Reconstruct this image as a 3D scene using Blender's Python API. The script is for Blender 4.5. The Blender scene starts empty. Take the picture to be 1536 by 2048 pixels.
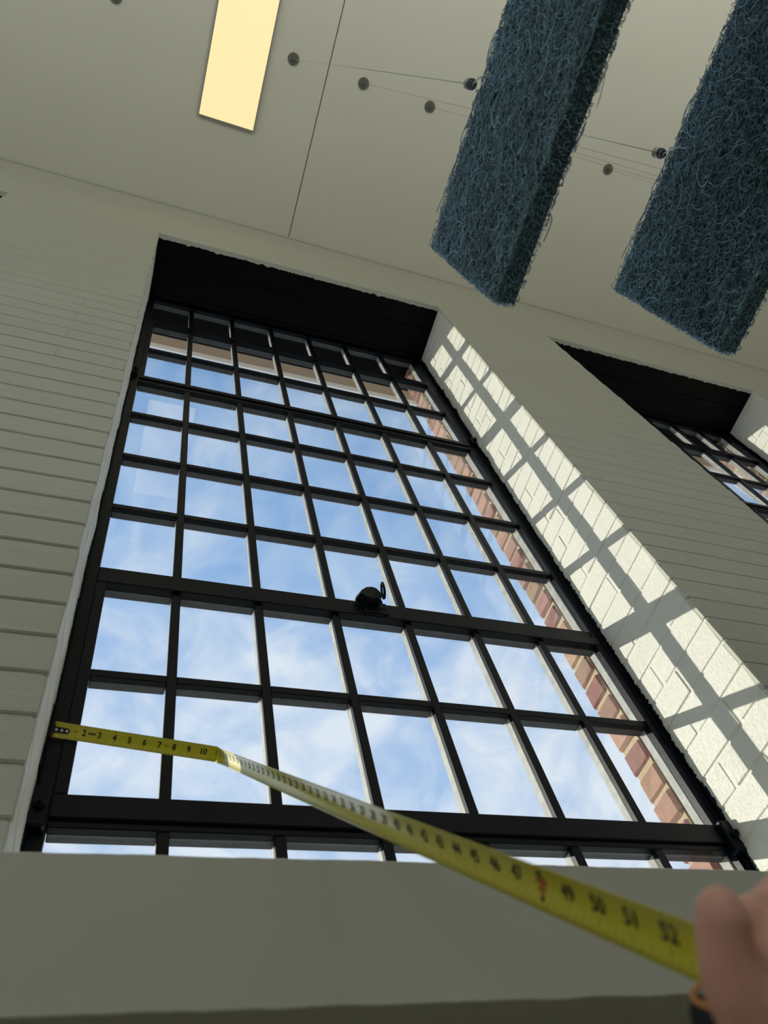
import bpy, bmesh, math, random
import numpy as np
from mathutils import Vector, Matrix, noise
random.seed(7)
rng = np.random.default_rng(7)
S = bpy.context.scene
C = S.collection

# ---------------------------------------------------------------- camera
FPX = 1564.5833653767038
RC = Matrix(((0.93711551, -0.29182738, -0.19144528),
             (0.16206496, 0.8496415, -0.50184088),
             (0.30911077, 0.4392563, 0.84350723)))      # rows: right, down, forward
CT = Vector((0.04832677, -1.01733432, -0.86366389))
cam_d = bpy.data.cameras.new('camera')
cam = bpy.data.objects.new('camera', cam_d)
C.objects.link(cam)
M4 = Matrix.Identity(4)
for i in range(3):
    M4[i][0] = RC[0][i]; M4[i][1] = -RC[1][i]; M4[i][2] = -RC[2][i]; M4[i][3] = CT[i]
cam.matrix_world = M4
cam_d.sensor_fit = 'VERTICAL'
cam_d.sensor_height = 36.0
cam_d.sensor_width = 27.0
cam_d.lens = FPX / 2048 * 36
cam_d.clip_start = 0.01
cam_d.dof.use_dof = True
cam_d.dof.focus_distance = 1.9
cam_d.dof.aperture_fstop = 7.0
S.camera = cam
RCT = RC.transposed()


def at(x, y, depth):
    """world point of a photo pixel at a given distance along the optical axis"""
    return CT + RCT @ Vector(((x - 768) / FPX, (y - 1024) / FPX, 1.0)) * depth


# ---------------------------------------------------------------- render look, sky, sun, lights
S.view_settings.view_transform = 'Standard'
S.view_settings.look = 'None'
S.view_settings.gamma = 1
S.view_settings.exposure = 0.0
S.view_settings.use_curve_mapping = False
S.cycles.transparent_max_bounces = 24
S.cycles.max_bounces = 10
S.cycles.diffuse_bounces = 5
S.cycles.use_denoising = True
S.cycles.sample_clamp_indirect = 6


def nodes(tree):
    tree.nodes.clear()
    N = tree.nodes.new; L = tree.links.new
    return N, L


W = bpy.data.worlds.new('sky'); S.world = W; W.use_nodes = True
N, L = nodes(W.node_tree)
tc = N('ShaderNodeTexCoord')
mp = N('ShaderNodeMapping'); mp.inputs['Scale'].default_value = (1.0, 1.0, 1.35)
mp.inputs['Rotation'].default_value = (0.3, 0.5, 0.6)
L(tc.outputs['Generated'], mp.inputs['Vector'])
n1 = N('ShaderNodeTexNoise'); n1.inputs['Scale'].default_value = 3.4; n1.inputs['Detail'].default_value = 9
n1.inputs['Roughness'].default_value = 0.6; n1.inputs['Distortion'].default_value = 0.55
L(mp.outputs['Vector'], n1.inputs['Vector'])
n2 = N('ShaderNodeTexNoise'); n2.inputs['Scale'].default_value = 11; n2.inputs['Detail'].default_value = 6
n2.inputs['Distortion'].default_value = 0.9
L(mp.outputs['Vector'], n2.inputs['Vector'])
mn = N('ShaderNodeMix'); mn.data_type = 'FLOAT'; mn.inputs[0].default_value = 0.42
L(n1.outputs['Fac'], mn.inputs[2]); L(n2.outputs['Fac'], mn.inputs[3])
sep = N('ShaderNodeSeparateXYZ'); L(tc.outputs['Generated'], sep.inputs[0])
hz = N('ShaderNodeMapRange'); hz.inputs[1].default_value = 0.35; hz.inputs[2].default_value = 1.0
hz.inputs[3].default_value = 0.26; hz.inputs[4].default_value = -0.02
L(sep.outputs['Z'], hz.inputs[0])
ad = N('ShaderNodeMath'); ad.operation = 'ADD'; L(mn.outputs[0], ad.inputs[0]); L(hz.outputs[0], ad.inputs[1])
cr = N('ShaderNodeValToRGB')
cr.color_ramp.elements[0].position = 0.44; cr.color_ramp.elements[0].color = (0.24, 0.44, 0.78, 1)
cr.color_ramp.elements[1].position = 0.72; cr.color_ramp.elements[1].color = (0.74, 0.82, 0.93, 1)
e = cr.color_ramp.elements.new(0.57); e.color = (0.40, 0.57, 0.84, 1)
L(ad.outputs[0], cr.inputs[0])
gr = N('ShaderNodeMapRange'); gr.inputs[1].default_value = -0.03; gr.inputs[2].default_value = 0.03
L(sep.outputs['Z'], gr.inputs[0])
mg = N('ShaderNodeMix'); mg.data_type = 'RGBA'
mg.inputs[6].default_value = (0.38, 0.37, 0.34, 1)
L(gr.outputs[0], mg.inputs[0]); L(cr.outputs[0], mg.inputs[7])
bg = N('ShaderNodeBackground'); bg.inputs['Strength'].default_value = 1.06
L(mg.outputs[2], bg.inputs['Color'])
wo = N('ShaderNodeOutputWorld'); L(bg.outputs[0], wo.inputs['Surface'])

sd = bpy.data.lights.new('sun', 'SUN'); sun = bpy.data.objects.new('sun', sd); C.objects.link(sun)
sd.energy = 4.15; sd.angle = math.radians(0.6); sd.color = (1.0, 0.95, 0.82)
sun.rotation_euler = Vector((1.06, -1.0, -0.63)).to_track_quat('-Z', 'Y').to_euler()
sun.location = (-3, 3, 4)

# unseen fill lights added at the opposite wall's openings to light the hall
for k, (x, z, e_) in enumerate(((-2.2, 1.7, 2.5), (0.8, 1.7, 2.5), (3.8, 1.7, 2.5))):
    ld = bpy.data.lights.new('opposite_fill_light', 'AREA'); lo = bpy.data.objects.new('opposite_fill_light', ld)
    C.objects.link(lo); ld.shape = 'RECTANGLE'; ld.size = 1.6; ld.size_y = 2.6; ld.energy = e_
    ld.color = (1.0, 0.985, 0.90)
    lo.location = (x, -6.05, z); lo.rotation_euler = (math.radians(90), 0, 0)
# cool fill light added before the solid left wall to brighten the baffles
ld = bpy.data.lights.new('side_fill_light', 'AREA'); lo = bpy.data.objects.new('side_fill_light', ld)
C.objects.link(lo); ld.shape = 'RECTANGLE'; ld.size = 2.4; ld.size_y = 2.0; ld.energy = 20; ld.color = (0.84, 0.94, 1.0)
lo.location = (-2.95, -2.8, 1.0); lo.rotation_euler = (0, math.radians(-90), 0)
# unseen area lights added to brighten the ceiling more than the lower wall
for x in (-1.2, 1.4, 4.0):
    ld = bpy.data.lights.new('ceiling_fill_light', 'AREA'); lo = bpy.data.objects.new('ceiling_fill_light', ld)
    C.objects.link(lo); ld.shape = 'RECTANGLE'; ld.size = 0.3; ld.size_y = 2.4; ld.energy = 25
    ld.color = (1.0, 0.975, 0.88); ld.spread = math.radians(122)
    lo.location = (x, -3.9, 0.4); lo.rotation_euler = (math.radians(180), 0, 0)


# ---------------------------------------------------------------- helpers
def tag(o, label=None, cat=None, group=None, kind=None):
    if label: o['label'] = label
    if cat: o['category'] = cat
    if group: o['group'] = group
    if kind: o['kind'] = kind
    return o


def obj(name, data, mats=None, parent=None, loc=None):
    if isinstance(data, bmesh.types.BMesh):
        me = bpy.data.meshes.new(name); data.to_mesh(me); data.free()
    else:
        me = data
    if mats is not None:
        for m in (mats if isinstance(mats, (list, tuple)) else [mats]):
            me.materials.append(m)
    o = bpy.data.objects.new(name, me); C.objects.link(o)
    if parent: o.parent = parent
    if loc is not None: o.location = loc
    return o


def empty(name, loc=(0, 0, 0)):
    o = bpy.data.objects.new(name, None); o.location = loc; C.objects.link(o)
    o.empty_display_size = 0.1
    return o


def box(bm, x0, x1, y0, y1, z0, z1, mi=0, bev=0.0):
    vs = [bm.verts.new((x, y, z)) for z in (z0, z1) for y in (y0, y1) for x in (x0, x1)]
    idx = ((0, 2, 3, 1), (4, 5, 7, 6), (0, 1, 5, 4), (2, 6, 7, 3), (0, 4, 6, 2), (1, 3, 7, 5))
    fs = [bm.faces.new([vs[i] for i in f]) for f in idx]
    for f in fs: f.material_index = mi
    if bev:
        es = set(e for f in fs for e in f.edges)
        r = bmesh.ops.bevel(bm, geom=list(es), offset=bev, segments=1, affect='EDGES', profile=0.6)
        for f in r['faces']: f.material_index = mi
    return vs


def hexa(bm, pts, mi=0):
    """eight corners, bottom four then top four (same winding)"""
    v = [bm.verts.new(p) for p in pts]
    for f in ((3, 2, 1, 0), (4, 5, 6, 7), (0, 1, 5, 4), (1, 2, 6, 5), (2, 3, 7, 6), (3, 0, 4, 7)):
        bm.faces.new([v[i] for i in f]).material_index = mi


def cyl(bm, p0, p1, r0, r1=None, n=16, mi=0, smooth=True):
    r1 = r0 if r1 is None else r1
    p0 = Vector(p0); p1 = Vector(p1); d = (p1 - p0).normalized()
    a = d.orthogonal().normalized(); b = d.cross(a)
    A = []; B = []
    for i in range(n):
        t = 2 * math.pi * i / n; u = a * math.cos(t) + b * math.sin(t)
        A.append(bm.verts.new(p0 + u * r0)); B.append(bm.verts.new(p1 + u * r1))
    for i in range(n):
        j = (i + 1) % n
        f = bm.faces.new((A[i], A[j], B[j], B[i])); f.material_index = mi; f.smooth = smooth
    bm.faces.new(A[::-1]).material_index = mi; bm.faces.new(B).material_index = mi


def tube(bm, pts, r, n=8, mi=0, closed=False):
    pts = [Vector(p) for p in pts]; rings = []
    m = len(pts)
    for i, p in enumerate(pts):
        if closed: d = pts[(i + 1) % m] - pts[i - 1]
        else: d = pts[min(i + 1, m - 1)] - pts[max(i - 1, 0)]
        d.normalize()
        a = (rings[-1][1] - d * rings[-1][1].dot(d)).normalized() if rings else d.orthogonal().normalized()
        b = d.cross(a); rr = r[i] if isinstance(r, (list, tuple)) else r
        rings.append(([bm.verts.new(p + (a * math.cos(2 * math.pi * k / n) + b * math.sin(2 * math.pi * k / n)) * rr) for k in range(n)], a))
    for i in range(m if closed else m - 1):
        A = rings[i][0]; B = rings[(i + 1) % m][0]
        for k in range(n):
            f = bm.faces.new((A[k], A[(k + 1) % n], B[(k + 1) % n], B[k])); f.material_index = mi; f.smooth = True
    if not closed:
        bm.faces.new(rings[0][0][::-1]).material_index = mi; bm.faces.new(rings[-1][0]).material_index = mi


def mat(name, col, rough=0.6, metal=0.0, var=0.0, vscale=20.0, bump=0.0, bscale=60.0, bdist=0.002, detail=4,
        coat=0.0, spec=0.5, stretch=(1, 1, 1), rnd=0.0, cracks=0.0, emis=None, estr=0.0, sss=0.0):
    m = bpy.data.materials.new(name); m.use_nodes = True
    N, L = nodes(m.node_tree)
    out = N('ShaderNodeOutputMaterial'); P = N('ShaderNodeBsdfPrincipled'); L(P.outputs[0], out.inputs[0])
    P.inputs['Base Color'].default_value = (*col, 1); P.inputs['Roughness'].default_value = rough
    P.inputs['Metallic'].default_value = metal; P.inputs['Specular IOR Level'].default_value = spec
    P.inputs['Coat Weight'].default_value = coat; P.inputs['Coat Roughness'].default_value = 0.22
    if sss:
        P.inputs['Subsurface Weight'].default_value = sss; P.inputs['Subsurface Radius'].default_value = (0.01, 0.004, 0.002)
        P.inputs['Subsurface Scale'].default_value = 0.5
    if emis:
        P.inputs['Emission Color'].default_value = (*emis, 1); P.inputs['Emission Strength'].default_value = estr
    geo = N('ShaderNodeNewGeometry')
    mp = N('ShaderNodeMapping'); mp.inputs['Scale'].default_value = stretch; L(geo.outputs['Position'], mp.inputs['Vector'])
    if var or rnd:
        n = N('ShaderNodeTexNoise'); n.inputs['Scale'].default_value = vscale; n.inputs['Detail'].default_value = 5
        L(mp.outputs[0], n.inputs['Vector'])
        hsv = N('ShaderNodeHueSaturation'); hsv.inputs['Color'].default_value = (*col, 1)
        mr = N('ShaderNodeMapRange'); mr.inputs[1].default_value = 0.25; mr.inputs[2].default_value = 0.75
        mr.inputs[3].default_value = 1 - var; mr.inputs[4].default_value = 1 + var
        L(n.outputs['Fac'], mr.inputs[0])
        last = mr.outputs[0]
        if rnd:
            oi = N('ShaderNodeObjectInfo'); r2 = N('ShaderNodeMapRange'); r2.inputs[3].default_value = 1 - rnd; r2.inputs[4].default_value = 1 + rnd
            L(oi.outputs['Random'], r2.inputs[0])
            mu = N('ShaderNodeMath'); mu.operation = 'MULTIPLY'; L(last, mu.inputs[0]); L(r2.outputs[0], mu.inputs[1]); last = mu.outputs[0]
            r3 = N('ShaderNodeMapRange'); r3.inputs[3].default_value = 0.5 - rnd * 0.09; r3.inputs[4].default_value = 0.5 + rnd * 0.09
            m3 = N('ShaderNodeMath'); m3.operation = 'MULTIPLY'; m3.inputs[1].default_value = 7.13
            fr = N('ShaderNodeMath'); fr.operation = 'FRACT'
            L(oi.outputs['Random'], m3.inputs[0]); L(m3.outputs[0], fr.inputs[0]); L(fr.outputs[0], r3.inputs[0]); L(r3.outputs[0], hsv.inputs['Hue'])
        L(last, hsv.inputs['Value']); L(hsv.outputs[0], P.inputs['Base Color'])
    if bump:
        n = N('ShaderNodeTexNoise'); n.inputs['Scale'].default_value = bscale; n.inputs['Detail'].default_value = detail
        n.inputs['Roughness'].default_value = 0.6
        L(mp.outputs[0], n.inputs['Vector'])
        b = N('ShaderNodeBump'); b.inputs['Strength'].default_value = bump; b.inputs['Distance'].default_value = bdist
        L(n.outputs['Fac'], b.inputs['Height']); last = b
        if cracks:
            v = N('ShaderNodeTexNoise'); v.inputs['Scale'].default_value = 48; v.inputs['Detail'].default_value = 3; v.inputs['Distortion'].default_value = 2.2
            L(geo.outputs['Position'], v.inputs['Vector'])
            sb = N('ShaderNodeMath'); sb.operation = 'SUBTRACT'; sb.inputs[1].default_value = 0.5; L(v.outputs['Fac'], sb.inputs[0])
            ab = N('ShaderNodeMath'); ab.operation = 'ABSOLUTE'; L(sb.outputs[0], ab.inputs[0])
            mr = N('ShaderNodeMapRange'); mr.inputs[1].default_value = 0.0; mr.inputs[2].default_value = 0.03; L(ab.outputs[0], mr.inputs[0])
            b2 = N('ShaderNodeBump'); b2.inputs['Strength'].default_value = cracks; b2.inputs['Distance'].default_value = 0.0025
            L(mr.outputs[0], b2.inputs['Height']); L(b.outputs[0], b2.inputs['Normal']); last = b2
        L(last.outputs[0], P.inputs['Normal'])
    return m


PAINT = (0.56, 0.56, 0.475)
m_wall = mat('wall_paint', PAINT, 0.62, var=0.03, vscale=3, bump=0.5, bscale=40, bdist=0.003, stretch=(0.2, 0.2, 1.8))
m_hall = mat('hall_wall_paint', (0.45, 0.45, 0.41), 0.7, var=0.03, vscale=3)
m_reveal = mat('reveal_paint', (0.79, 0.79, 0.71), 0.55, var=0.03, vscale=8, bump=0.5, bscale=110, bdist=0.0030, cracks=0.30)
m_ceil = mat('ceiling_paint', (0.78, 0.775, 0.67), 0.7, var=0.015, vscale=2, bump=0.08, bscale=80)
m_sill = mat('sill_plaster', (0.56, 0.56, 0.47), 0.75, var=0.03, vscale=5, bump=0.3, bscale=16, bdist=0.003, cracks=0.06)
m_black = mat('black_paint', (0.001, 0.003, 0.007), 0.42, bump=0.25, bscale=70, bdist=0.001, spec=0.15)  # blue tint of the reflected sky is put into this black
m_soffit = mat('black_soffit_paint', (0.001, 0.0012, 0.0016), 0.42, bump=0.2, bscale=40, bdist=0.001, spec=0.10)
m_putty = mat('grey_outer_putty', (0.36, 0.36, 0.33), 0.6, var=0.25, vscale=40, bump=0.5, bscale=120, bdist=0.001)
m_under = mat('shaded_outer_putty', (0.05, 0.055, 0.058), 0.5, var=0.3, vscale=40, bump=0.4, bscale=100, bdist=0.001)  # darker copy of the outer putty; shade on horizontal bars put into colour
m_brick = mat('red_brick', (0.36, 0.19, 0.145), 0.85, var=0.16, vscale=45, bump=0.6, bscale=130, bdist=0.002, rnd=0.28)
m_mortar = mat('tan_mortar', (0.50, 0.40, 0.25), 0.9, var=0.15, vscale=60, bump=0.6, bscale=150, bdist=0.002)
m_eave = mat('tan_eave_paint', (0.46, 0.36, 0.27), 0.7)
m_gutter = mat('white_gutter', (0.93, 0.94, 0.94), 0.25)
m_fibre = mat('teal_fibre', (0.42, 0.68, 0.84), 0.36, var=0.2, vscale=60, spec=0.6)
def island_tone(m, lo, hi):
    N, L = m.node_tree.nodes, m.node_tree.links
    P_ = next(n for n in N if n.type == 'BSDF_PRINCIPLED'); g = next(n for n in N if n.type == 'NEW_GEOMETRY')
    src = P_.inputs['Base Color'].links[0].from_socket
    mr = N.new('ShaderNodeMapRange'); mr.inputs[3].default_value = lo; mr.inputs[4].default_value = hi
    pw = N.new('ShaderNodeMath'); pw.operation = 'POWER'; pw.inputs[1].default_value = 2.2
    L.new(g.outputs['Random Per Island'], pw.inputs[0]); L.new(pw.outputs[0], mr.inputs[0])
    mx = N.new('ShaderNodeVectorMath'); mx.operation = 'SCALE'
    L.new(src, mx.inputs[0]); L.new(mr.outputs[0], mx.inputs['Scale']); L.new(mx.outputs[0], P_.inputs['Base Color'])


island_tone(m_fibre, 0.50, 1.28)
m_core = mat('fibre_core', (0.07, 0.15, 0.20), 0.8, bump=1.0, bscale=300, bdist=0.004)
m_steel = mat('dull_steel', (0.30, 0.30, 0.29), 0.38, metal=0.9, bump=0.2, bscale=500, bdist=0.0005)
m_disc = mat('grey_disc', (0.20, 0.20, 0.17), 0.5, metal=0.5, bump=0.4, bscale=300, bdist=0.001)
m_cable = mat('cable_steel', (0.42, 0.42, 0.38), 0.3, metal=0.7)
m_hook = mat('white_hook_wire', (0.75, 0.80, 0.74), 0.35)
m_lampf = mat('lamp_frame', (0.30, 0.28, 0.26), 0.5)
m_lamp = mat('lamp_diffuser', (0.2, 0.2, 0.18), 0.5, emis=(1.0, 0.80, 0.40), estr=0.98)
m_floor = mat('floor_boards', (0.20, 0.17, 0.13), 0.5, var=0.15, vscale=3)
m_ground = mat('pale_paving_outside', (0.62, 0.61, 0.57), 0.9)
m_tape = mat('yellow_tape', (0.78, 0.69, 0.02), 0.36, spec=0.6, coat=0.7)
m_ink = mat('black_ink', (0.015, 0.015, 0.02), 0.4)
m_red = mat('red_ink', (0.55, 0.12, 0.03), 0.4)
m_orange = mat('orange_trim', (0.75, 0.30, 0.06), 0.4)
m_case = mat('black_case', (0.010, 0.011, 0.014), 0.45)
m_rivet = mat('bright_rivet', (0.8, 0.8, 0.8), 0.25, metal=1.0)
m_skin = mat('skin', (0.80, 0.42, 0.31), 0.5, var=0.12, vscale=60, bump=0.25, bscale=350, bdist=0.0006, sss=0.12)
m_nail = mat('nail', (0.78, 0.55, 0.47), 0.3)

m_glass = bpy.data.materials.new('window_glass'); m_glass.use_nodes = True
N, L = nodes(m_glass.node_tree)
go = N('ShaderNodeOutputMaterial'); gm = N('ShaderNodeMixShader'); gt = N('ShaderNodeBsdfTransparent'); gg = N('ShaderNodeBsdfGlossy')
gt.inputs[0].default_value = (0.965, 0.975, 0.975, 1); gg.inputs['Roughness'].default_value = 0.0
gf = N('ShaderNodeFresnel'); gb = N('ShaderNodeNewGeometry'); gi = N('ShaderNodeMapRange')
gi.inputs[3].default_value = 1.34; gi.inputs[4].default_value = 1 / 1.34      # same interface seen from either side
L(gb.outputs['Backfacing'], gi.inputs[0]); L(gi.outputs[0], gf.inputs['IOR'])
L(gf.outputs[0], gm.inputs[0]); L(gt.outputs[0], gm.inputs[1]); L(gg.outputs[0], gm.inputs[2]); L(gm.outputs[0], go.inputs[0])

# ---------------------------------------------------------------- the hall
YW = -0.287          # inner face of the brick wall
ZC = 3.43            # ceiling
ZS = 2.72            # soffit of the window openings
ZB = -0.345          # bottom of the openings
PIT = 1.89           # window spacing
OFFS = (-PIT, 0.0, PIT)
XL = -0.012


def xr(z):           # the right jamb leans by a few centimetres
    return 1.253 + 0.0125 * z


def struct(name, bm, m, parent=None):
    o = obj(name, bm, m, parent)
    if not parent: o['kind'] = 'structure'
    return o


bm = bmesh.new(); box(bm, -6, 8, -6.3, -0.2, -2.5, -2.4); struct('floor', bm, m_floor)
bm = bmesh.new(); box(bm, -30, 30, 0.3, 40, -2.9, -2.8); struct('ground', bm, m_ground)
ceil = bpy.data.objects.new('ceiling', None); C.objects.link(ceil); ceil['kind'] = 'structure'
JX = 0.616
for x0, x1 in ((JX - 3.6, JX - 0.0025), (JX + 0.0025, JX + 3.6)):
    bm = bmesh.new(); box(bm, x0, x1, -6.3, YW + 0.03, ZC, ZC + 0.02)
    obj('ceiling_panel', bm, m_ceil, ceil)
bm = bmesh.new(); box(bm, -6, 8, -6.3, 0.1, ZC + 0.02, ZC + 0.1); obj('ceiling_deck', bm, m_disc, ceil)
# side walls and the opposite wall with its three tall openings
bm = bmesh.new(); box(bm, -3.2, -3.0, -6.3, -0.2, -2.4, ZC); struct('wall_left', bm, m_hall)
bm = bmesh.new(); box(bm, 5.6, 5.8, -6.3, -0.2, -2.4, ZC); struct('wall_right', bm, m_hall)
bm = bmesh.new()
box(bm, -3.0, 5.6, -6.3, -6.1, -2.4, 0.4); box(bm, -3.0, 5.6, -6.3, -6.1, 3.0, ZC)
for a, b in ((-3.0, -3.0 + 0.02), (-1.4, 0.0), (1.6, 3.0), (4.6, 5.6)):
    box(bm, a, b, -6.3, -6.1, 0.4, 3.0)
struct('wall_front', bm, m_hall)

# the brick window wall: painted core, plaster band over the openings, bricks standing proud of it
bm = bmesh.new()
yc = YW + 0.0022
piers = []
edges = [-3.0]
for o in OFFS: edges += [o, o]
for i in range(len(OFFS) + 1):
    lo = -3.4 if i == 0 else OFFS[i - 1]
    z0, z1 = ZB - 0.02, ZS
    lx0, lx1 = (lo, lo) if i == 0 else (OFFS[i - 1] + xr(z0) + 0.004, OFFS[i - 1] + xr(z1) + 0.004)
    rx = 5.6 if i == len(OFFS) else OFFS[i] + XL - 0.004
    yq = YW + (0.0034 if i < 2 else 0.0024)
    hexa(bm, [(lx0, yq, z0), (rx, yq, z0), (rx, 0.04, z0), (lx0, 0.04, z0), (lx1, YW + 0.0014, z1), (rx, YW + 0.0014, z1), (rx, 0.04, z1), (lx1, 0.04, z1)])
box(bm, -3.4, 5.6, yc, 0.04, -2.4, ZB)
wall = struct('wall_back', bm, m_wall)
# plaster band above the windows, its lower arris a little ragged
bm = bmesh.new()
nx = 2400; vs = []
for i in range(nx + 1):
    x = -3.0 + 8.6 * i / nx
    r = 0.003 * noise.noise(Vector((x * 9, 1, 0))) + 0.007 * noise.noise(Vector((x * 40, 5, 0))) + 0.004 * noise.noise(Vector((x * 130, 8, 0)))
    row = [(x, YW + 0.0013, ZC), (x, YW + 0.0013, ZS + 0.001 + r * 0.3), (x, YW + 0.020 + r, ZS - 0.003 + r * 0.2), (x, YW + 0.032, ZS + 0.030), (x, 0.04, ZS + 0.030), (x, 0.04, ZC)]
    vs.append([bm.verts.new(p) for p in row])
for i in range(nx):
    for k in range(5):
        bm.faces.new((vs[i][k], vs[i][k + 1], vs[i + 1][k + 1], vs[i + 1][k]))
band = obj('plaster_band', bm, m_wall, wall)
# soft paint bead where wall meets ceiling
bm = bmesh.new()
pts = []
for i in range(120):
    x = -3.0 + 8.6 * i / 119
    pts.append((x, YW - 0.001 + 0.002 * noise.noise(Vector((x * 2, 0, 3))), ZC - 0.002 + 0.004 * noise.noise(Vector((x * 1.5, 7, 3)))))
tube(bm, pts, 0.007, 6)
tag(obj('trim_1', bm, m_wall), kind='structure')

NC = 42
CH = (ZS - ZB) / NC


def brick_mesh(name, seed, lx, ly, lz, amp=0.0016, bev=0.005):
    """a slightly uneven brick centred on the origin, arrises worn"""
    bm = bmesh.new()
    box(bm, -lx / 2, lx / 2, -ly / 2, ly / 2, -lz / 2, lz / 2, bev=bev)
    for v in bm.verts:
        v.co += noise.noise_vector(v.co * 23 + Vector((seed * 3.1, seed, 0))) * amp
    me = bpy.data.meshes.new(name); bm.to_mesh(me); bm.free()
    for p in me.polygons: p.use_smooth = False
    return me


# interior wall bricks of the piers (faces proud of the painted joints)
st = [brick_mesh('stretcher_brick', s, 0.222, 0.012, 0.0685, 0.0007, 0.0026) for s in range(5)]
hf = [brick_mesh('half_brick', s + 9, 0.108, 0.012, 0.0685, 0.0007, 0.0026) for s in range(4)]
for me in st + hf: me.materials.append(m_wall)
ncourse = NC
for pi, (a0, b0) in enumerate(((OFFS[0], OFFS[1]), (OFFS[1], OFFS[2]))):
    for c in range(ncourse):
        z = ZB + (c + 0.5) * CH
        a = a0 + xr(z) - 0.0005 + random.uniform(-0.0015, 0.002); b = b0 + XL + 0.0005 + random.uniform(-0.002, 0.0015)
        x = a + (0.0 if c % 2 else -0.0)
        first = c % 2 == 0
        while x < b - 0.02:
            w = 0.115 if first else 0.2265
            first = False
            w = min(w, b - x)
            lst, wl = (hf, 0.108) if w < 0.16 else (st, 0.222)
            me = random.choice(lst)
            o = bpy.data.objects.new('brick', me); C.objects.link(o); o.parent = wall
            dep = 0.0002 + (0.0024, 0.0011)[pi] * min(1, max(0, (1.9 - z) / 1.6))
            o.location = (x + w / 2, YW + 0.0018 - dep + 0.006 + random.uniform(-0.0002, 0.0002), z + random.uniform(-0.0012, 0.0012))
            o.scale = ((w + 0.0040) / wl, 1, 1); o.rotation_euler = (random.uniform(-.008, .008), 0, 0)
            x += w

# reveal bricks: two per course through the 29 cm deep jambs
rb = {}
for nm, ly in (('long', 0.184), ('short', 0.082), ('mid', 0.133)):
    rb[nm] = [brick_mesh('reveal_brick', s + 31, 0.08, ly, 0.0688, 0.0018, 0.0032) for s in range(5)]
    for me in rb[nm]: me.materials.append(m_reveal)
RL = {'long': 0.184, 'short': 0.082, 'mid': 0.133}


def jamb(off, side, name):
    j = bpy.data.objects.new(name, None); C.objects.link(j); j['kind'] = 'structure'
    # the painted backing behind the joints
    bm = bmesh.new()
    s = 1 if side == 'r' else -1
    def X(z): return off + (xr(z) if side == 'r' else XL)
    z0, z1 = ZB - 0.02, ZS
    t = 0.0020
    A = [(X(z0) + s * t, YW + 0.006, z0), (X(z0) + s * 0.03, YW + 0.006, z0), (X(z0) + s * 0.03, 0.03, z0), (X(z0) + s * t, 0.03, z0)]
    B = [(X(z1) + s * t, YW + 0.006, z1), (X(z1) + s * 0.03, YW + 0.006, z1), (X(z1) + s * 0.03, 0.03, z1), (X(z1) + s * t, 0.03, z1)]
    hexa(bm, A + B)
    bmesh.ops.recalc_face_normals(bm, faces=bm.faces)
    obj('painted_joint_backing', bm, m_reveal, j)
    bm = bmesh.new(); ra = []
    for i in range(700):
        z = z0 + 0.03 + (z1 - z0 - 0.03) * i / 699
        w = 0.010 + 0.012 * max(0, noise.noise(Vector((z * 9, s, off)))) + 0.010 * abs(noise.noise(Vector((z * 55, s, off)))) + 0.006 * noise.noise(Vector((z * 160, s, off)))
        xx = X(z) - s * 0.0032
        ra.append([bm.verts.new(p) for p in ((xx - s * 0.004, -0.004, z), (xx, -0.012, z), (xx + s * 0.0006, -0.010 - max(w, 0.004), z), (xx + s * 0.006, -0.010 - max(w, 0.004), z))])
    for i in range(699):
        for k in range(3): bm.faces.new((ra[i][k], ra[i][k + 1], ra[i + 1][k + 1], ra[i + 1][k]))
    obj('black_paint_edge', bm, m_black, j)
    for c in range(ncourse):
        z = ZB + (c + 0.5) * CH
        combo = ('long', 'short') if c % 2 else ('short', 'long')
        if c % 5 == 3: combo = ('mid', 'mid')
        y = YW + 0.0095 + random.uniform(-0.001, 0.001)
        for nm in combo:
            o = bpy.data.objects.new('brick', random.choice(rb[nm])); C.objects.link(o); o.parent = j
            ln = RL[nm]
            o.location = (X(z) + s * (0.04 + random.uniform(-0.0012, 0.0008)), y + ln / 2, z + random.uniform(-0.001, 0.001))
            o.rotation_euler = (random.uniform(-.01, .01), 0.012 if s > 0 else 0, random.uniform(-.012, .012))
            y += ln + 0.005
    return j


jamb(OFFS[1], 'r', 'wall_jamb_right')
jamb(OFFS[1], 'l', 'wall_jamb_left')
jamb(OFFS[2], 'r', 'wall_jamb_right_next_window')
jamb(OFFS[2], 'l', 'wall_jamb_left_next_window')
jamb(OFFS[0], 'r', 'wall_jamb_right_far_left_window')

# outer red brick leaf with tan mortar
bm = bmesh.new()
for i in range(len(OFFS) + 1):
    lx = -4.5 if i == 0 else OFFS[i - 1] + 1.232
    rx = 6.5 if i == len(OFFS) else OFFS[i] + 0.000
    box(bm, lx, rx, 0.04, 0.104, -2.6, ZS)
box(bm, -4.5, 6.5, 0.04, 0.104, ZS, 3.1); box(bm, -4.5, 6.5, 0.04, 0.104, -2.6, ZB)
outer = struct('wall_outside', bm, m_mortar)
ob = [brick_mesh('outer_brick', s + 77, 0.10, 0.075, 0.064, 0.0028, 0.008) for s in range(7)]
for me in ob: me.materials.append(m_brick)
for off in OFFS:
    for c in range(ncourse + 2):
        z = ZB + (c + 0.15) * CH
        o = bpy.data.objects.new('brick', random.choice(ob)); C.objects.link(o); o.parent = outer
        o.location = (off + 1.225 + 0.05 + random.uniform(-.002, .002), 0.0375 + 0.038 + random.uniform(-.004, .004), z)
        o.rotation_euler = (random.uniform(-.02, .02), random.uniform(-.02, .02), random.uniform(-.02, .02))
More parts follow.
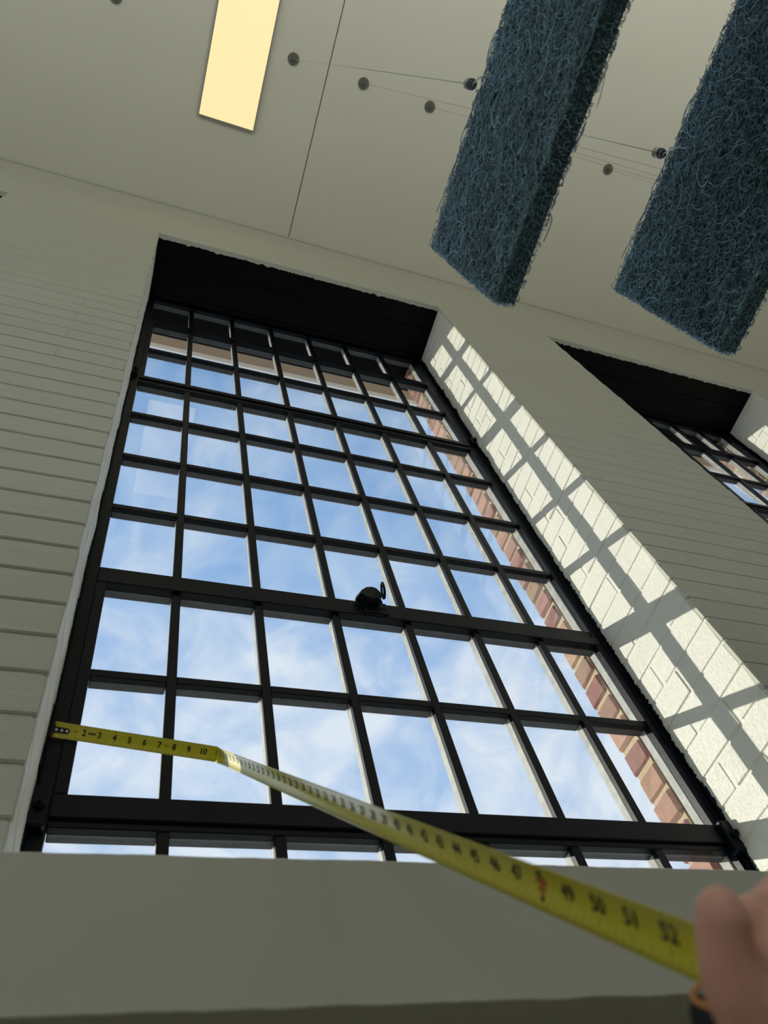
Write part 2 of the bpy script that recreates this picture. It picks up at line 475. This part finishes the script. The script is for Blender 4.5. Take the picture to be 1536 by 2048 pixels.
# outer window head: black lintel plates
for off in OFFS:
    bm = bmesh.new(); box(bm, off - 0.03, off + 1.30, YW + 0.02, 0.03, ZS + 0.006, ZS + 0.010); box(bm, off - 0.03, off + 1.30, 0.030, 0.150, 2.705, 2.719); tag(obj('lintel_plate', bm, m_soffit, outer))

# eave and gutter outside
bm = bmesh.new(); box(bm, -4.5, 6.5, 0.104, 0.2735, 2.95, 2.97); box(bm, -4.5, 6.5, -0.2, 0.29, 3.1, 3.12)
tag(struct('trim_2', bm, m_eave))
bm = bmesh.new()
box(bm, -4.5, 6.5, 0.2740, 0.2780, 2.9505, 3.05)
pts = []
prof = [(0.2730, 2.9495), (0.2800, 2.9465), (0.2835, 2.9500), (0.2870, 2.9455), (0.2945, 2.9455), (0.3015, 2.9540), (0.3045, 2.9680), (0.306, 3.01)]
a = [bm.verts.new((-4.5, y, z)) for y, z in prof]; b = [bm.verts.new((6.5, y, z)) for y, z in prof]
for i in range(len(prof) - 1): bm.faces.new((a[i], b[i], b[i + 1], a[i + 1]))
struct('trim_3', bm, m_gutter)

# black boarded soffits inside the openings
for wi, off in enumerate(OFFS):
    so = bpy.data.objects.new('trim_%d' % (4 + wi), None); C.objects.link(so); so['kind'] = 'structure'
    for y0, y1 in ((YW + 0.016, -0.170), (-0.167, -0.036), (-0.033, 0.03)):
        bm = bmesh.new(); box(bm, off - 0.03, off + 1.30, y0, y1, ZS, ZS + 0.02, bev=0.0015); obj('board', bm, m_soffit, so)

# projecting sill under the windows
bm = bmesh.new()
YS = -0.39
nx = 500; rows = []
for i in range(nx + 1):
    x = -1.6 + 4.6 * i / nx
    w1 = 0.0012 * noise.noise(Vector((x * 14, 2, 0))) + 0.0006 * noise.noise(Vector((x * 60, 2, 0)))
    w2 = 0.0014 * noise.noise(Vector((x * 20, 9, 0))) + 0.0009 * noise.noise(Vector((x * 70, 9, 0)))
    rows.append([bm.verts.new(p) for p in ((x, YW + 0.02, -0.5245 + w2), (x, YS + 0.001, -0.5245 + w2), (x, YS, -0.5232 + w2),
                                           (x, YS, -0.3895 + w1), (x, YS + 0.003, -0.3865 + w1), (x, 0.03, -0.300))])
for i in range(nx):
    for k in range(5): bm.faces.new((rows[i][k], rows[i + 1][k], rows[i + 1][k + 1], rows[i][k + 1]))
bmesh.ops.recalc_face_normals(bm, faces=bm.faces)
sill = struct('trim_7', bm, m_sill)

# ---------------------------------------------------------------- steel windows
P = 0.178
ROW = dict(t=2.373, u=2.055, a=1.742, b=1.448, c=1.158, d=0.875, h=0.570, e=0.276, f=-0.020)
GY = 0.011


def bar_v(x, z0, z1, parent, w=0.0185):
    bm = bmesh.new()
    box(bm, x - w / 2, x + w / 2, -0.004, 0.0085, z0, z1, 0, 0.0012)
    box(bm, x - w / 2 + 0.0015, x + w / 2 - 0.0015, 0.0085, 0.030, z0, z1, 1, 0.002)
    return obj('glazing_bar', bm, [m_black, m_putty], parent)


def bar_h(z, x0, x1, parent, w=0.0185):
    bm = bmesh.new()
    box(bm, x0, x1, -0.0045, 0.0080, z - w / 2, z + w / 2, 0, 0.0012)
    box(bm, x0, x1, 0.0085, 0.0295, z - w / 2 + 0.0015, z + w / 2 - 0.0015, 1, 0.002)
    return obj('glazing_bar', bm, [m_black, m_under], parent)


def pane(x0, x1, z0, z1, parent):
    bm = bmesh.new(); box(bm, x0, x1, GY, GY + 0.003, z0, z1)
    return obj('pane', bm, m_glass, parent)


def rail(bm, x0, x1, z0, z1, y0=-0.006, y1=0.0085, xs=None):
    box(bm, x0, x1, y0, y1, z0, z1, 0, 0.0015)
    box(bm, x0 + 0.001, x1 - 0.001, y1, 0.031, z0 + 0.001, z1 - 0.001, 1 if z1 - z0 > x1 - x0 else 2, 0.002)


def window(off, name):
    wn = bpy.data.objects.new(name, None); C.objects.link(wn); wn.location = (off, 0, 0); wn['kind'] = 'structure'
    zt, zb = ZS - 0.004, ZB + 0.03
    xi0, xi1 = 0.015, 1.231
    # fixed frame
    bm = bmesh.new()
    hexa(bm, [(XL - 0.002, -0.008, zb), (xi0, -0.008, zb), (xi0, 0.031, zb), (XL - 0.002, 0.031, zb),
              (XL - 0.002, -0.008, zt), (xi0, -0.008, zt), (xi0, 0.031, zt), (XL - 0.002, 0.031, zt)])
    hexa(bm, [(xi1 + 0.004, -0.008, zb), (xr(zb) + 0.006, -0.008, zb), (xr(zb) + 0.006, 0.0085, zb), (xi1 + 0.004, 0.0085, zb),
              (xi1 + 0.004, -0.008, zt), (xr(zt) + 0.006, -0.008, zt), (xr(zt) + 0.006, 0.0085, zt), (xi1 + 0.004, 0.0085, zt)])
    box(bm, xi1, xi1 + 0.03, 0.0085, 0.034, zb, zt, 1, 0.002)
    rail(bm, XL, xr(zt), 2.692, zt)                       # head
    rail(bm, xi0, xi1 + 0.006, ROW['t'] + 0.010, ROW['t'] + 0.036)  # transom over the upper casement
    rail(bm, xi0, xi1 + 0.006, ROW['a'] - 0.036, ROW['a'] - 0.014)
    rail(bm, xi0, xi1 + 0.006, ROW['h'] + 0.008, ROW['h'] + 0.036)
    rail(bm, xi0, xi1 + 0.006, -0.057, -0.0455)
    rail(bm, XL, xr(zb), zb - 0.03, zb)
    fr = obj('fixed_frame', bm, [m_black, m_putty, m_under], wn)
    # sashes
    def sash(z0, z1, nm, wl, rb_, rt_):
        bm = bmesh.new()
        rail(bm, xi0 - 0.001, xi0 + wl, z0 + rb_, z1 - rt_, y0=-0.011)
        rail(bm, xi1 - 0.004, xi1 + 0.014, z0 + rb_, z1 - rt_, y0=-0.011)
        rail(bm, xi0 - 0.001, xi1 + 0.014, z0, z0 + rb_, y0=-0.0115)
        rail(bm, xi0 - 0.001, xi1 + 0.014, z1 - rt_, z1, y0=-0.0115)
        return obj(nm, bm, [m_black, m_putty, m_under], wn)
    up = sash(ROW['a'] - 0.012, ROW['t'] + 0.008, 'upper_sash', 0.016, 0.024, 0.018)
    lw = sash(-0.043, ROW['h'] + 0.006, 'lower_sash', 0.020, 0.042, 0.030)
    secs = [
        (fr, ROW['t'] + 0.036, 2.692, [], xi0, xi1),
        (up, ROW['a'] + 0.012, ROW['t'] - 0.010, [ROW['u']], xi0 + 0.016, xi1 - 0.004),
        (fr, ROW['h'] + 0.036, ROW['a'] - 0.036, [ROW['d'], ROW['c'], ROW['b']], xi0, xi1),
        (lw, -0.001, ROW['h'] - 0.024, [ROW['e']], xi0 + 0.020, xi1 - 0.004),
        (fr, zb, -0.057, [], xi0, xi1),
    ]
    for par, z0, z1, hs, xa, xb in secs:
        for k in range(1, 7): bar_v(k * P, z0, z1, par)
        xs = [xa] + [k * P for k in range(1, 7)] + [xb]
        for h in hs:
            for i in range(7): bar_h(h, xs[i] + (0.009 if i else 0), xs[i + 1] - (0.009 if i < 6 else 0), par)
        zz = [z0] + hs + [z1]
        for i in range(7):
            for q in range(len(zz) - 1):
                pane(xs[i] + (0.002 if i else -0.002), xs[i + 1] - (0.002 if i < 6 else -0.002), zz[q], zz[q + 1], par)
    # pivot plates of the sashes with their bolts
    for z, s in ((-0.035, 1.0), (ROW['a'] + 0.02, 0.8)):
        for side in (0, 1):
            bm = bmesh.new()
            cx = xr(z) - 0.008 if side else XL + 0.012
            box(bm, cx - 0.015 * s, cx + 0.012 * s, -0.026, -0.006, z - 0.035 * s, z + 0.035 * s, 0, 0.003)
            pl = obj('pivot_plate', bm, m_black, wn)
            bm = bmesh.new(); cyl(bm, (cx, -0.0262, z), (cx, -0.034, z), 0.0085 * s, 0.007 * s, 12)
            cyl(bm, (cx, -0.034, z), (cx, -0.038, z), 0.0035 * s, n=8)
            obj('pivot_bolt', bm, m_black, pl)
    return wn, lw


w1, lw1 = window(0.0, 'window_1')
window(PIT, 'window_2')
window(-PIT, 'window_3')

# latch in the middle of the transom of the large window
zl = ROW['h']
bm = bmesh.new()
box(bm, 0.603, 0.663, -0.018, -0.006, zl - 0.022, zl + 0.024, 0, 0.003)
lt = obj('latch', bm, m_black, w1)
bm = bmesh.new()
prof = [(-0.040, 0.0), (-0.036, 0.014), (-0.018, 0.032), (0.000, 0.038), (0.014, 0.034), (0.022, 0.018), (0.024, 0.0), (0.012, -0.016), (-0.010, -0.018), (-0.030, -0.010)]
A = [bm.verts.new((0.625 + x, -0.016, zl + 0.022 + z)) for x, z in prof]
B = [bm.verts.new((0.625 + x * 0.8, -0.040, zl + 0.022 + z * 0.82)) for x, z in prof]
for i in range(len(prof)): bm.faces.new((A[i], A[(i + 1) % 10], B[(i + 1) % 10], B[i]))
bm.faces.new(A); bm.faces.new(B[::-1]); bmesh.ops.recalc_face_normals(bm, faces=bm.faces)
obj('latch_body', bm, m_black, lt)
bm = bmesh.new()
pts = [(0.648 + 0.004 * math.cos(t), -0.046 + 0.016 * math.cos(t), zl + 0.034 + 0.021 * math.sin(t)) for t in [2 * math.pi * i / 20 for i in range(20)]]
tube(bm, pts, 0.0032, 8, closed=True); obj('pull_ring', bm, m_black, lt)
bm = bmesh.new(); tube(bm, [(0.642, -0.03, zl + 0.012), (0.640, -0.034, zl - 0.006), (0.632, -0.030, zl - 0.020), (0.650, -0.030, zl - 0.019)], 0.004, 8)
obj('latch_spring', bm, m_black, lt)

# ---------------------------------------------------------------- ceiling light
cl = empty('ceiling_light', (0.195, -1.04, ZC))
tag(cl, 'narrow warm glowing rectangular light panel set in the ceiling', 'ceiling light')
x0, x1, y0, y1 = -0.128, 0.132, -0.30, 0.305
bm = bmesh.new()
for a in ((x0 - .005, x0, y0 - .005, y1 + .005), (x1, x1 + .005, y0 - .005, y1 + .005), (x0, x1, y0 - .005, y0), (x0, x1, y1, y1 + .005)):
    box(bm, a[0], a[1], a[2], a[3], -0.020, 0.001)
obj('frame', bm, m_lampf, cl)
bm = bmesh.new(); box(bm, x0, x1, y0, y1, -0.019, 0.0); obj('diffuser', bm, m_lamp, cl)

# ---------------------------------------------------------------- acoustic baffles of curled teal fibre
BL, BH, BT = 1.90, 0.352, 0.032


def strands_mesh():
    V = []; F = []
    faces = [  # origin, u axis, v axis, normal, size u, size v, how many
        ((0, 0, 0), (0, -1, 0), (0, 0, -1), (-1, 0, 0), BL, BH, 26000),
        ((BT, 0, 0), (0, -1, 0), (0, 0, -1), (1, 0, 0), BL, BH, 2400),
        ((0, 0, -BH), (0, -1, 0), (1, 0, 0), (0, 0, -1), BL, BT, 4600),
        ((0, 0, 0), (0, -1, 0), (1, 0, 0), (0, 0, 1), BL, BT, 1400),
        ((0, 0, 0), (1, 0, 0), (0, 0, -1), (0, 1, 0), BT, BH, 750),
        ((0, -BL, 0), (1, 0, 0), (0, 0, -1), (0, -1, 0), BT, BH, 300),
    ]
    nseg = 9
    base = 0
    for fi, (o, u, v, n, su, sv, cnt) in enumerate(faces):
        o, u, v, n = map(np.array, (o, u, v, n))
        o = o.astype(float); u = u.astype(float); v = v.astype(float); n = n.astype(float)
        big = rng.random(cnt) < 0.07
        cu = rng.random(cnt) * su; cv = rng.random(cnt) * sv
        R = np.where(big, rng.uniform(0.014, 0.045, cnt), rng.uniform(0.003, 0.0105, cnt))
        if su < 0.1 or sv < 0.1: R = np.minimum(R, 0.006)
        sweep = rng.uniform(1.4, 4.6, cnt) * np.where(big, 0.9, 1.0); st_ = rng.random(cnt) * 6.283
        ecc = rng.uniform(0.35, 1.0, cnt); rot = rng.random(cnt) * 6.283
        h0 = (rng.uniform(-0.006, -0.0008, cnt) if fi in (2, 3) else rng.uniform(-0.0022, 0.0022, cnt) + big * 0.002); tilt = rng.uniform(-0.003, 0.003, cnt)
        rad = rng.uniform(0.00042, 0.00082, cnt) + big * 0.0001
        t = np.linspace(0, 1, nseg)[None, :]
        ang = st_[:, None] + sweep[:, None] * t
        lx = R[:, None] * np.cos(ang); ly = R[:, None] * ecc[:, None] * np.sin(ang)
        px = cu[:, None] + lx * np.cos(rot)[:, None] - ly * np.sin(rot)[:, None]
        py = cv[:, None] + lx * np.sin(rot)[:, None] + ly * np.cos(rot)[:, None]
        lim = 0.001
        px = np.clip(px, -lim, su + lim); py = np.clip(py, -lim, sv + lim)
        ph = h0[:, None] + tilt[:, None] * (t - 0.5) * 2 + 0.0012 * np.sin(ang * 2.3)
        Pp = o + px[..., None] * u + py[..., None] * v + ph[..., None] * n
        T = np.gradient(Pp, axis=1); T /= np.linalg.norm(T, axis=2, keepdims=True) + 1e-9
        B = np.cross(T, n); B /= np.linalg.norm(B, axis=2, keepdims=True) + 1e-9
        Q = np.cross(B, T)
        rings = []
        for k in range(3):
            a = 2 * math.pi * k / 3 + math.pi / 2
            rings.append(Pp + (B * math.cos(a) + Q * math.sin(a)) * rad[:, None, None])
        VV = np.stack(rings, 2)                          # cnt, nseg, 3, 3
        V.append(VV.reshape(-1, 3))
        ids = base + np.arange(cnt * nseg * 3).reshape(cnt, nseg, 3)
        for k in range(3):
            k2 = (k + 1) % 3
            q = np.stack([ids[:, :-1, k], ids[:, :-1, k2], ids[:, 1:, k2], ids[:, 1:, k]], -1)
            F.append(q.reshape(-1, 4))
        base += cnt * nseg * 3
    V = np.concatenate(V); F = np.concatenate(F)
    me = bpy.data.meshes.new('fibre_strands')
    me.vertices.add(len(V)); me.vertices.foreach_set('co', V.astype(np.float32).ravel())
    me.loops.add(F.size); me.loops.foreach_set('vertex_index', F.astype(np.int32).ravel())
    me.polygons.add(len(F)); me.polygons.foreach_set('loop_start', np.arange(0, F.size, 4, dtype=np.int32))
    me.polygons.foreach_set('loop_total', np.full(len(F), 4, dtype=np.int32))
    me.polygons.foreach_set('use_smooth', np.ones(len(F), dtype=bool))
    me.update(calc_edges=True); me.materials.append(m_fibre)
    return me


me_strands = strands_mesh()
bm = bmesh.new()
box(bm, 0.003, BT - 0.003, -BL + 0.003, -0.003, -BH + 0.003, -0.003)
bmesh.ops.subdivide_edges(bm, edges=bm.edges[:], cuts=14, use_grid_fill=True)
for v in bm.verts: v.co += noise.noise_vector(v.co * 60) * 0.002
me_core = bpy.data.meshes.new('fibre_slab'); bm.to_mesh(me_core); bm.free(); me_core.materials.append(m_core)


def baffle(x, ys, zt, label, dz=0.0, hook=False):
    t = empty('acoustic_baffle', (x, ys, zt))
    tag(t, label, 'acoustic baffle', 'teal acoustic baffles hanging in a row')
    obj('fibre_slab', me_core, None, t)
    tag(obj('fibre_strands', me_strands, None, t), kind='stuff')
    for ci, yy in enumerate((-1.088 - ys, -2.45 - ys)):
        xc = -0.014
        bm = bmesh.new()
        cyl(bm, (xc, yy, ZC - zt), (xc, yy, ZC - zt - 0.006), 0.0275, 0.0265, 24)
        cyl(bm, (xc, yy, ZC - zt - 0.006), (xc, yy, ZC - zt - 0.012), 0.012, 0.010, 16)
        cyl(bm, (xc, yy, ZC - zt - 0.012), (xc, yy, ZC - zt - 0.03), 0.007, 0.0055, 12)
        dsc = obj('ceiling_disc', bm, m_disc, t)
        bm = bmesh.new(); cyl(bm, (xc, yy, ZC - zt - 0.028), (xc, yy, 0.0), 0.0008, n=6)
        obj('cable', bm, m_cable, t)
        bm = bmesh.new()
        cyl(bm, (xc, yy, 0.020), (xc, yy, 0.002), 0.0085, n=20); cyl(bm, (xc, yy, 0.001), (xc, yy, -0.004), 0.0068, n=16)
        cyl(bm, (xc, yy, -0.004), (xc, yy, -0.010), 0.003, 0.002, n=10)
        gp = obj('cable_gripper', bm, m_steel, t)
        bm = bmesh.new()
        pts = [(xc, yy, -0.006), (xc - 0.001, yy - 0.004, -0.014), (xc, yy - 0.010, -0.026), (xc + 0.003, yy - 0.015, -0.038), (0.010, yy - 0.018, -0.046)]
        tube(bm, pts, 0.0013, 6); obj('hook_wire', bm, m_hook, gp)
    return t


baffle(0.459, -0.842, 0.470, 'first teal fibre baffle, directly right of the glowing light panel')
baffle(0.811, -0.860, 0.462, 'second teal fibre baffle, in the top right corner with loose curled strands')
baffle(1.163, -1.00, 0.465, 'third teal fibre baffle in the row, behind the second one')
baffle(1.515, -1.00, 0.465, 'fourth teal fibre baffle in the row, right of the third')
baffle(1.867, -1.00, 0.465, 'fifth teal fibre baffle in the row, right of the fourth')
baffle(2.218, -1.00, 0.465, 'sixth teal fibre baffle, farthest right in the row')
baffle(-0.350, -1.00, 0.465, 'teal fibre baffle on the other side of the light panel, beyond the left edge')

# ---------------------------------------------------------------- tape measure
IN = 0.0254
F0 = Vector((0.29066935, -0.53286558, -0.4630941)); D2 = Vector((0.05212735, -0.67770465, -0.73348425)).normalized()
a_ = Vector((1, 0, 0)); a_ = (a_ - D2 * a_.dot(D2)).normalized(); b_ = D2.cross(a_)
th = math.radians(103)
W2 = a_ * math.cos(th) + b_ * math.sin(th)          # towards the upper edge of the blade
N2 = D2.cross(W2)
if N2.dot(F0 - CT) > 0: N2 = -N2                     # printed side faces the camera
# second stretch runs through S2(n), n in inches; the first lies against the frame
def S2(n): return F0 + D2 * (n - 40) * IN - W2 * 0.0025
KINK = 10.9
K2 = S2(KINK + 0.5)
P0 = Vector((-0.004, -0.021, 0.116))                 # hook end
W1 = Vector((0, -0.62, 0.785)).normalized()
D1 = (Vector(S2(KINK)) - P0).normalized()
W1 = (W1 - D1 * W1.dot(D1)).normalized()
N1 = D1.cross(W1)
if N1.dot(P0 - CT) > 0: N1 = -N1
L1 = (S2(KINK) - P0).length / IN


def frame_at(s):
    """position, width axis, printed-side normal, camber at s inches from the hook"""
    if s <= KINK:
        p = P0 + D1 * (s / KINK) * L1 * IN
        k = min(1, max(0, (KINK - s) / 0.9))
        return p, W1, N1, 0.0026 * k
    k = min(1, (s - KINK) / 0.9)
    k0 = min(1, (s - KINK) / 2.0)
    w = W1.lerp(W2, k0).normalized(); n = N1.lerp(N2, min(1, (s - KINK) / 0.25))
    n = (n - w * n.dot(w)).normalized()
    return S2(s), w, n, 0.0032 * k


HW = 0.0127


def tape_pt(s, v, lift=0.0):
    """v in -1..1 across the blade (+1 upper edge)"""
    p, w, n, cam_ = frame_at(s)
    return p + w * v * HW * 0.97 + n * (cam_ * (v * v - 0.5) + lift)


tape = empty('tape_measure', S2(54.5))
tag(tape, 'yellow steel tape measure stretched and bent across the window, held in a hand', 'tape measure')
TP = -Vector(tape.location)


def tobj(name, bm, m, parent=tape):
    o = obj(name, bm, m, parent)
    if parent is tape: o.location = TP
    return o


bm = bmesh.new()
ss = [0.0] + list(np.arange(0.25, KINK - 1, 0.25)) + list(np.arange(KINK - 1, KINK + 1.5, 0.08)) + list(np.arange(KINK + 1.6, 54.6, 0.3))
NV = 12; rows = []
for s in ss:
    rows.append([bm.verts.new(tape_pt(s, -1 + 2 * i / NV)) for i in range(NV + 1)])
for i in range(len(rows) - 1):
    for k in range(NV):
        f = bm.faces.new((rows[i][k], rows[i + 1][k], rows[i + 1][k + 1], rows[i][k + 1])); f.smooth = True
blade = tobj('tape_blade', bm, m_tape)
sm = blade.modifiers.new('thickness', 'SOLIDIFY'); sm.thickness = 0.0002; sm.offset = 0


def glyph(txt):
    cu = bpy.data.curves.new('t', 'FONT'); cu.body = txt; cu.size = 1.0; cu.offset = 0.032
    cu.align_x = 'CENTER'; cu.align_y = 'CENTER'; cu.resolution_u = 3
    o = bpy.data.objects.new('t', cu); C.objects.link(o)
    dg = bpy.context.evaluated_depsgraph_get()
    me = bpy.data.meshes.new_from_object(o.evaluated_get(dg))
    vs = [tuple(v.co) for v in me.vertices]; fs = [tuple(p.vertices) for p in me.polygons]
    bpy.data.objects.remove(o); bpy.data.curves.remove(cu); bpy.data.meshes.remove(me)
    return vs, fs


LIFT = 0.00025


def stamp(bm, s, v, size, txt):
    vs, fs = glyph(txt)
    vv = [bm.verts.new(tape_pt(s + x * size / IN, v + y * size / (HW * 0.97), LIFT)) for x, y, z in vs]
    for f in fs:
        try: bm.faces.new([vv[i] for i in f])
        except ValueError: pass


def dash(bm, s, v0, v1, wd):
    n = 3
    A = [bm.verts.new(tape_pt(s - wd / 2, v0 + (v1 - v0) * i / n, LIFT)) for i in range(n + 1)]
    B = [bm.verts.new(tape_pt(s + wd / 2, v0 + (v1 - v0) * i / n, LIFT)) for i in range(n + 1)]
    for i in range(n): bm.faces.new((A[i], B[i], B[i + 1], A[i + 1]))


nums = bmesh.new()
for n in range(2, 54):
    v = 0.06 if n < 11 else 0.16
    if n == 48: continue
    stamp(nums, n, v, 0.0130 if n < 11 else 0.0118, str(n))
stamp(nums, 48, 0.52, 0.0062, '48')
tobj('printed_numbers', nums, m_ink)
tk = bmesh.new()
for i in range(8, 54 * 16):
    s = i / 16
    ln = 0.62 if i % 16 == 0 else 0.48 if i % 8 == 0 else 0.38 if i % 4 == 0 else 0.28 if i % 2 == 0 else 0.2
    dash(tk, s, -0.97, -0.97 + ln, 0.011 if i % 4 else 0.016)
    if i % 4 == 0: dash(tk, s, 0.97 - ln * 0.42, 0.97, 0.012)
tag(tobj('tick_marks', tk, m_ink), kind='stuff')
ex = bmesh.new()
for q in range(3): dash(ex, 2.33 + q * 0.17, 0.02, 0.24, 0.15)
dash(ex, 48.02, -0.62, -0.42, 0.16)
tag(tobj('printed_marks', ex, m_ink), kind='stuff')
rd = bmesh.new(); dash(rd, 1.42, 0.02, 0.12, 0.26); dash(rd, 1.42, 0.17, 0.23, 0.26)
for v_ in (0.02, 0.14): dash(rd, 7.5, v_, v_ + 0.05, 0.4)
stamp(rd, 48.02, -0.14, 0.0085, '4F'); dash(rd, 48.02, 0.12, 0.34, 0.42)
tag(tobj('red_marks', rd, m_red), kind='stuff')
# hook with rivets
bm = bmesh.new()
vs = []
prof = [(-0.14, 0.92), (-0.02, 0.92), (0.03, 0.62), (0.10, 0.36), (0.92, 0.34), (1.04, 0.2), (1.08, 0.0), (1.04, -0.2), (0.92, -0.34), (0.10, -0.36), (0.03, -0.62), (-0.02, -0.92), (-0.14, -0.92)]
A = [bm.verts.new(tape_pt(max(s, 0), v, 0.0006) + D1 * min(s, 0) * IN) for s, v in prof]
B = [bm.verts.new(tape_pt(max(s, 0), v, 0.0016) + D1 * min(s, 0) * IN) for s, v in prof]
bm.faces.new(A[::-1]); bm.faces.new(B)
for i in range(len(prof)): bm.faces.new((A[i], A[(i + 1) % 13], B[(i + 1) % 13], B[i]))
q0 = P0 - D1 * 0.14 * IN
# the lip turned down behind the blade
hexa(bm, [q0 - W1 * 0.0115 + N1 * 0.0016, q0 + W1 * 0.0115 + N1 * 0.0016, q0 + W1 * 0.0115 - N1 * 0.012, q0 - W1 * 0.0115 - N1 * 0.012] +
     [p + D1 * 0.0011 for p in (q0 - W1 * 0.0115 + N1 * 0.0016, q0 + W1 * 0.0115 + N1 * 0.0016, q0 + W1 * 0.0115 - N1 * 0.012, q0 - W1 * 0.0115 - N1 * 0.012)])
bmesh.ops.recalc_face_normals(bm, faces=bm.faces)
hook = tobj('hook', bm, m_case)
for s in (0.20, 0.55, 0.88):
    bm = bmesh.new(); p = tape_pt(s, 0, 0.0014); cyl(bm, p, p + N1 * 0.0009, 0.0026, 0.002, 12)
    o = obj('rivet', bm, m_rivet, hook)
# case, mostly inside the fist
HC = S2(53.2)
def hp(al, nn, ww): return HC + D2 * al + N2 * nn + W2 * ww
bm = bmesh.new()
cs = [hp(al, nn, ww) for nn in (-0.052, 0.010) for al, ww in ((0.006, -0.023), (0.006, 0.014), (0.072, 0.014), (0.072, -0.023))]
hexa(bm, cs); bmesh.ops.recalc_face_normals(bm, faces=bm.faces)
bmesh.ops.bevel(bm, geom=bm.edges[:], offset=0.011, segments=5, affect='EDGES', profile=0.5)
for f in bm.faces: f.smooth = True
case = tobj('case', bm, m_case)
bm = bmesh.new()
cs = [hp(al, nn, ww) for nn in (-0.010, 0.0255) for al, ww in ((0.002, -0.034), (0.002, -0.005), (0.060, -0.005), (0.060, -0.034))]
hexa(bm, cs); bmesh.ops.recalc_face_normals(bm, faces=bm.faces)
bmesh.ops.bevel(bm, geom=bm.edges[:], offset=0.006, segments=5, affect='EDGES', profile=0.5)
for f in bm.faces: f.smooth = True
obj('rubber_bumper', bm, m_case, case)
bm = bmesh.new()
pts = [hp(0.0025, -0.012, -0.0045), hp(0.0018, 0.004, -0.0042), hp(0.0020, 0.012, -0.0045), hp(0.0035, 0.0205, -0.0050), hp(0.0095, 0.0252, -0.0050), hp(0.05, 0.0256, -0.0050)]
tube(bm, pts, 0.0010, 8); obj('orange_trim', bm, m_orange, case)

# ---------------------------------------------------------------- the hand that holds the tape
_tb = bmesh.new(); bmesh.ops.create_icosphere(_tb, subdivisions=2, radius=1)
_tv = [v.co.copy() for v in _tb.verts]; _tf = [[v.index for v in f.verts] for f in _tb.faces]; _tb.free()


def ball(bm, p, r):
    vs = [bm.verts.new(p + c * r) for c in _tv]
    for f in _tf: bm.faces.new([vs[i] for i in f])


def limb(bm, pts):
    """overlapping spheres along a chain of joints, radius tapering between them"""
    for (p, r0), (q, r1) in zip(pts[:-1], pts[1:]):
        k = max(2, int((q - p).length / (min(r0, r1) * 0.35)))
        for i in range(k + 1):
            t = i / k; ball(bm, p.lerp(q, t), r0 + (r1 - r0) * t)


bm = bmesh.new()
wr = at(1960, 2560, 0.330)
limb(bm, [(at(2300, 3300, 0.36), 0.034), (wr, 0.028)])
kn = [((1668, 1880), 0.325), ((1730, 1960), 0.335), ((1790, 2050), 0.343), ((1850, 2150), 0.350)]
for i, ((x, y), dp) in enumerate(kn):            # back of the hand, one ray to each knuckle
    limb(bm, [(wr, 0.026), (at((x + 1900) / 2, (y + 2420) / 2, dp), 0.0200), (at(x, y, dp), 0.0130 - 0.0008 * i)])
# ball of the thumb and the thumb itself, nearest the lens
limb(bm, [(wr, 0.024), (at(1680, 2190, 0.285), 0.027), (at(1560, 2080, 0.278), 0.0185), (at(1482, 1985, 0.281), 0.0135),
          (at(1456, 1915, 0.284), 0.0110), (at(1450, 1880, 0.286), 0.0107), (at(1446, 1845, 0.288), 0.0104), (at(1440, 1822, 0.290), 0.0092)])
# web between thumb and index knuckle
limb(bm, [(at(1590, 2050, 0.292), 0.016), (at(1610, 1950, 0.305), 0.0160), (at(1660, 1885, 0.322), 0.0135)])
limb(bm, [(at(1500, 1960, 0.287), 0.0125), (at(1560, 1905, 0.300), 0.0150), (at(1605, 1840, 0.315), 0.0130)])
limb(bm, [(at(1478, 1862, 0.302), 0.0105), (at(1530, 1838, 0.313), 0.0112), (at(1600, 1810, 0.322), 0.0115)])
# index finger over the top of the case, the others curled behind it
limb(bm, [(at(1668, 1880, 0.325), 0.0128), (at(1575, 1785, 0.335), 0.0105), (at(1520, 1838, 0.338), 0.0095), (at(1505, 1900, 0.337), 0.0085)])
for i in (1, 2, 3):
    (x, y), dp = kn[i]
    sc_ = (1, 1.04, 1.0, 0.85)[i]; dx, dy = (x - 1668) * 0.95, (y - 1880) * 0.85
    limb(bm, [(at(x, y, dp), 0.0125 * sc_), (at(1640 + dx, 1845 + dy, 0.376), 0.0105 * sc_),
              (at(1560 + dx, 1880 + dy, 0.384), 0.0095 * sc_), (at(1520 + dx, 1915 + dy, 0.374), 0.0085 * sc_)])
hand = obj('hand', bm, m_skin)
rm = hand.modifiers.new('one_surface', 'REMESH'); rm.mode = 'VOXEL'; rm.voxel_size = 0.0016; rm.use_smooth_shade = True
sm_ = hand.modifiers.new('smooth', 'SMOOTH'); sm_.factor = 0.6; sm_.iterations = 8
tag(hand, 'bare hand gripping the tape measure case, blurred in the bottom right corner', 'hand')
# thumb nail on the outer side of the thumb tip
bm = bmesh.new()
c0 = at(1446, 1822, 0.3005)
ux = (at(1456, 1822, 0.3005) - c0).normalized(); uy = (at(1446, 1812, 0.3005) - c0).normalized(); uz = ux.cross(uy)
if uz.dot(CT - c0) < 0: uz = -uz
g = []
for i in range(7):
    for j in range(9):
        a = -1 + 2 * i / 6; b = -1 + 2 * j / 8
        wx = 0.0058 * math.sqrt(max(0.0, 1 - 0.35 * b * b)); g.append(bm.verts.new(c0 + ux * a * wx + uy * b * 0.0075 + uz * (0.0028 - 0.004 * a * a - 0.002 * b * b)))
for i in range(6):
    for j in range(8):
        f = bm.faces.new((g[i * 9 + j], g[i * 9 + 9 + j], g[i * 9 + 10 + j], g[i * 9 + j + 1])); f.smooth = True
obj('thumb_nail', bm, m_nail, hand)
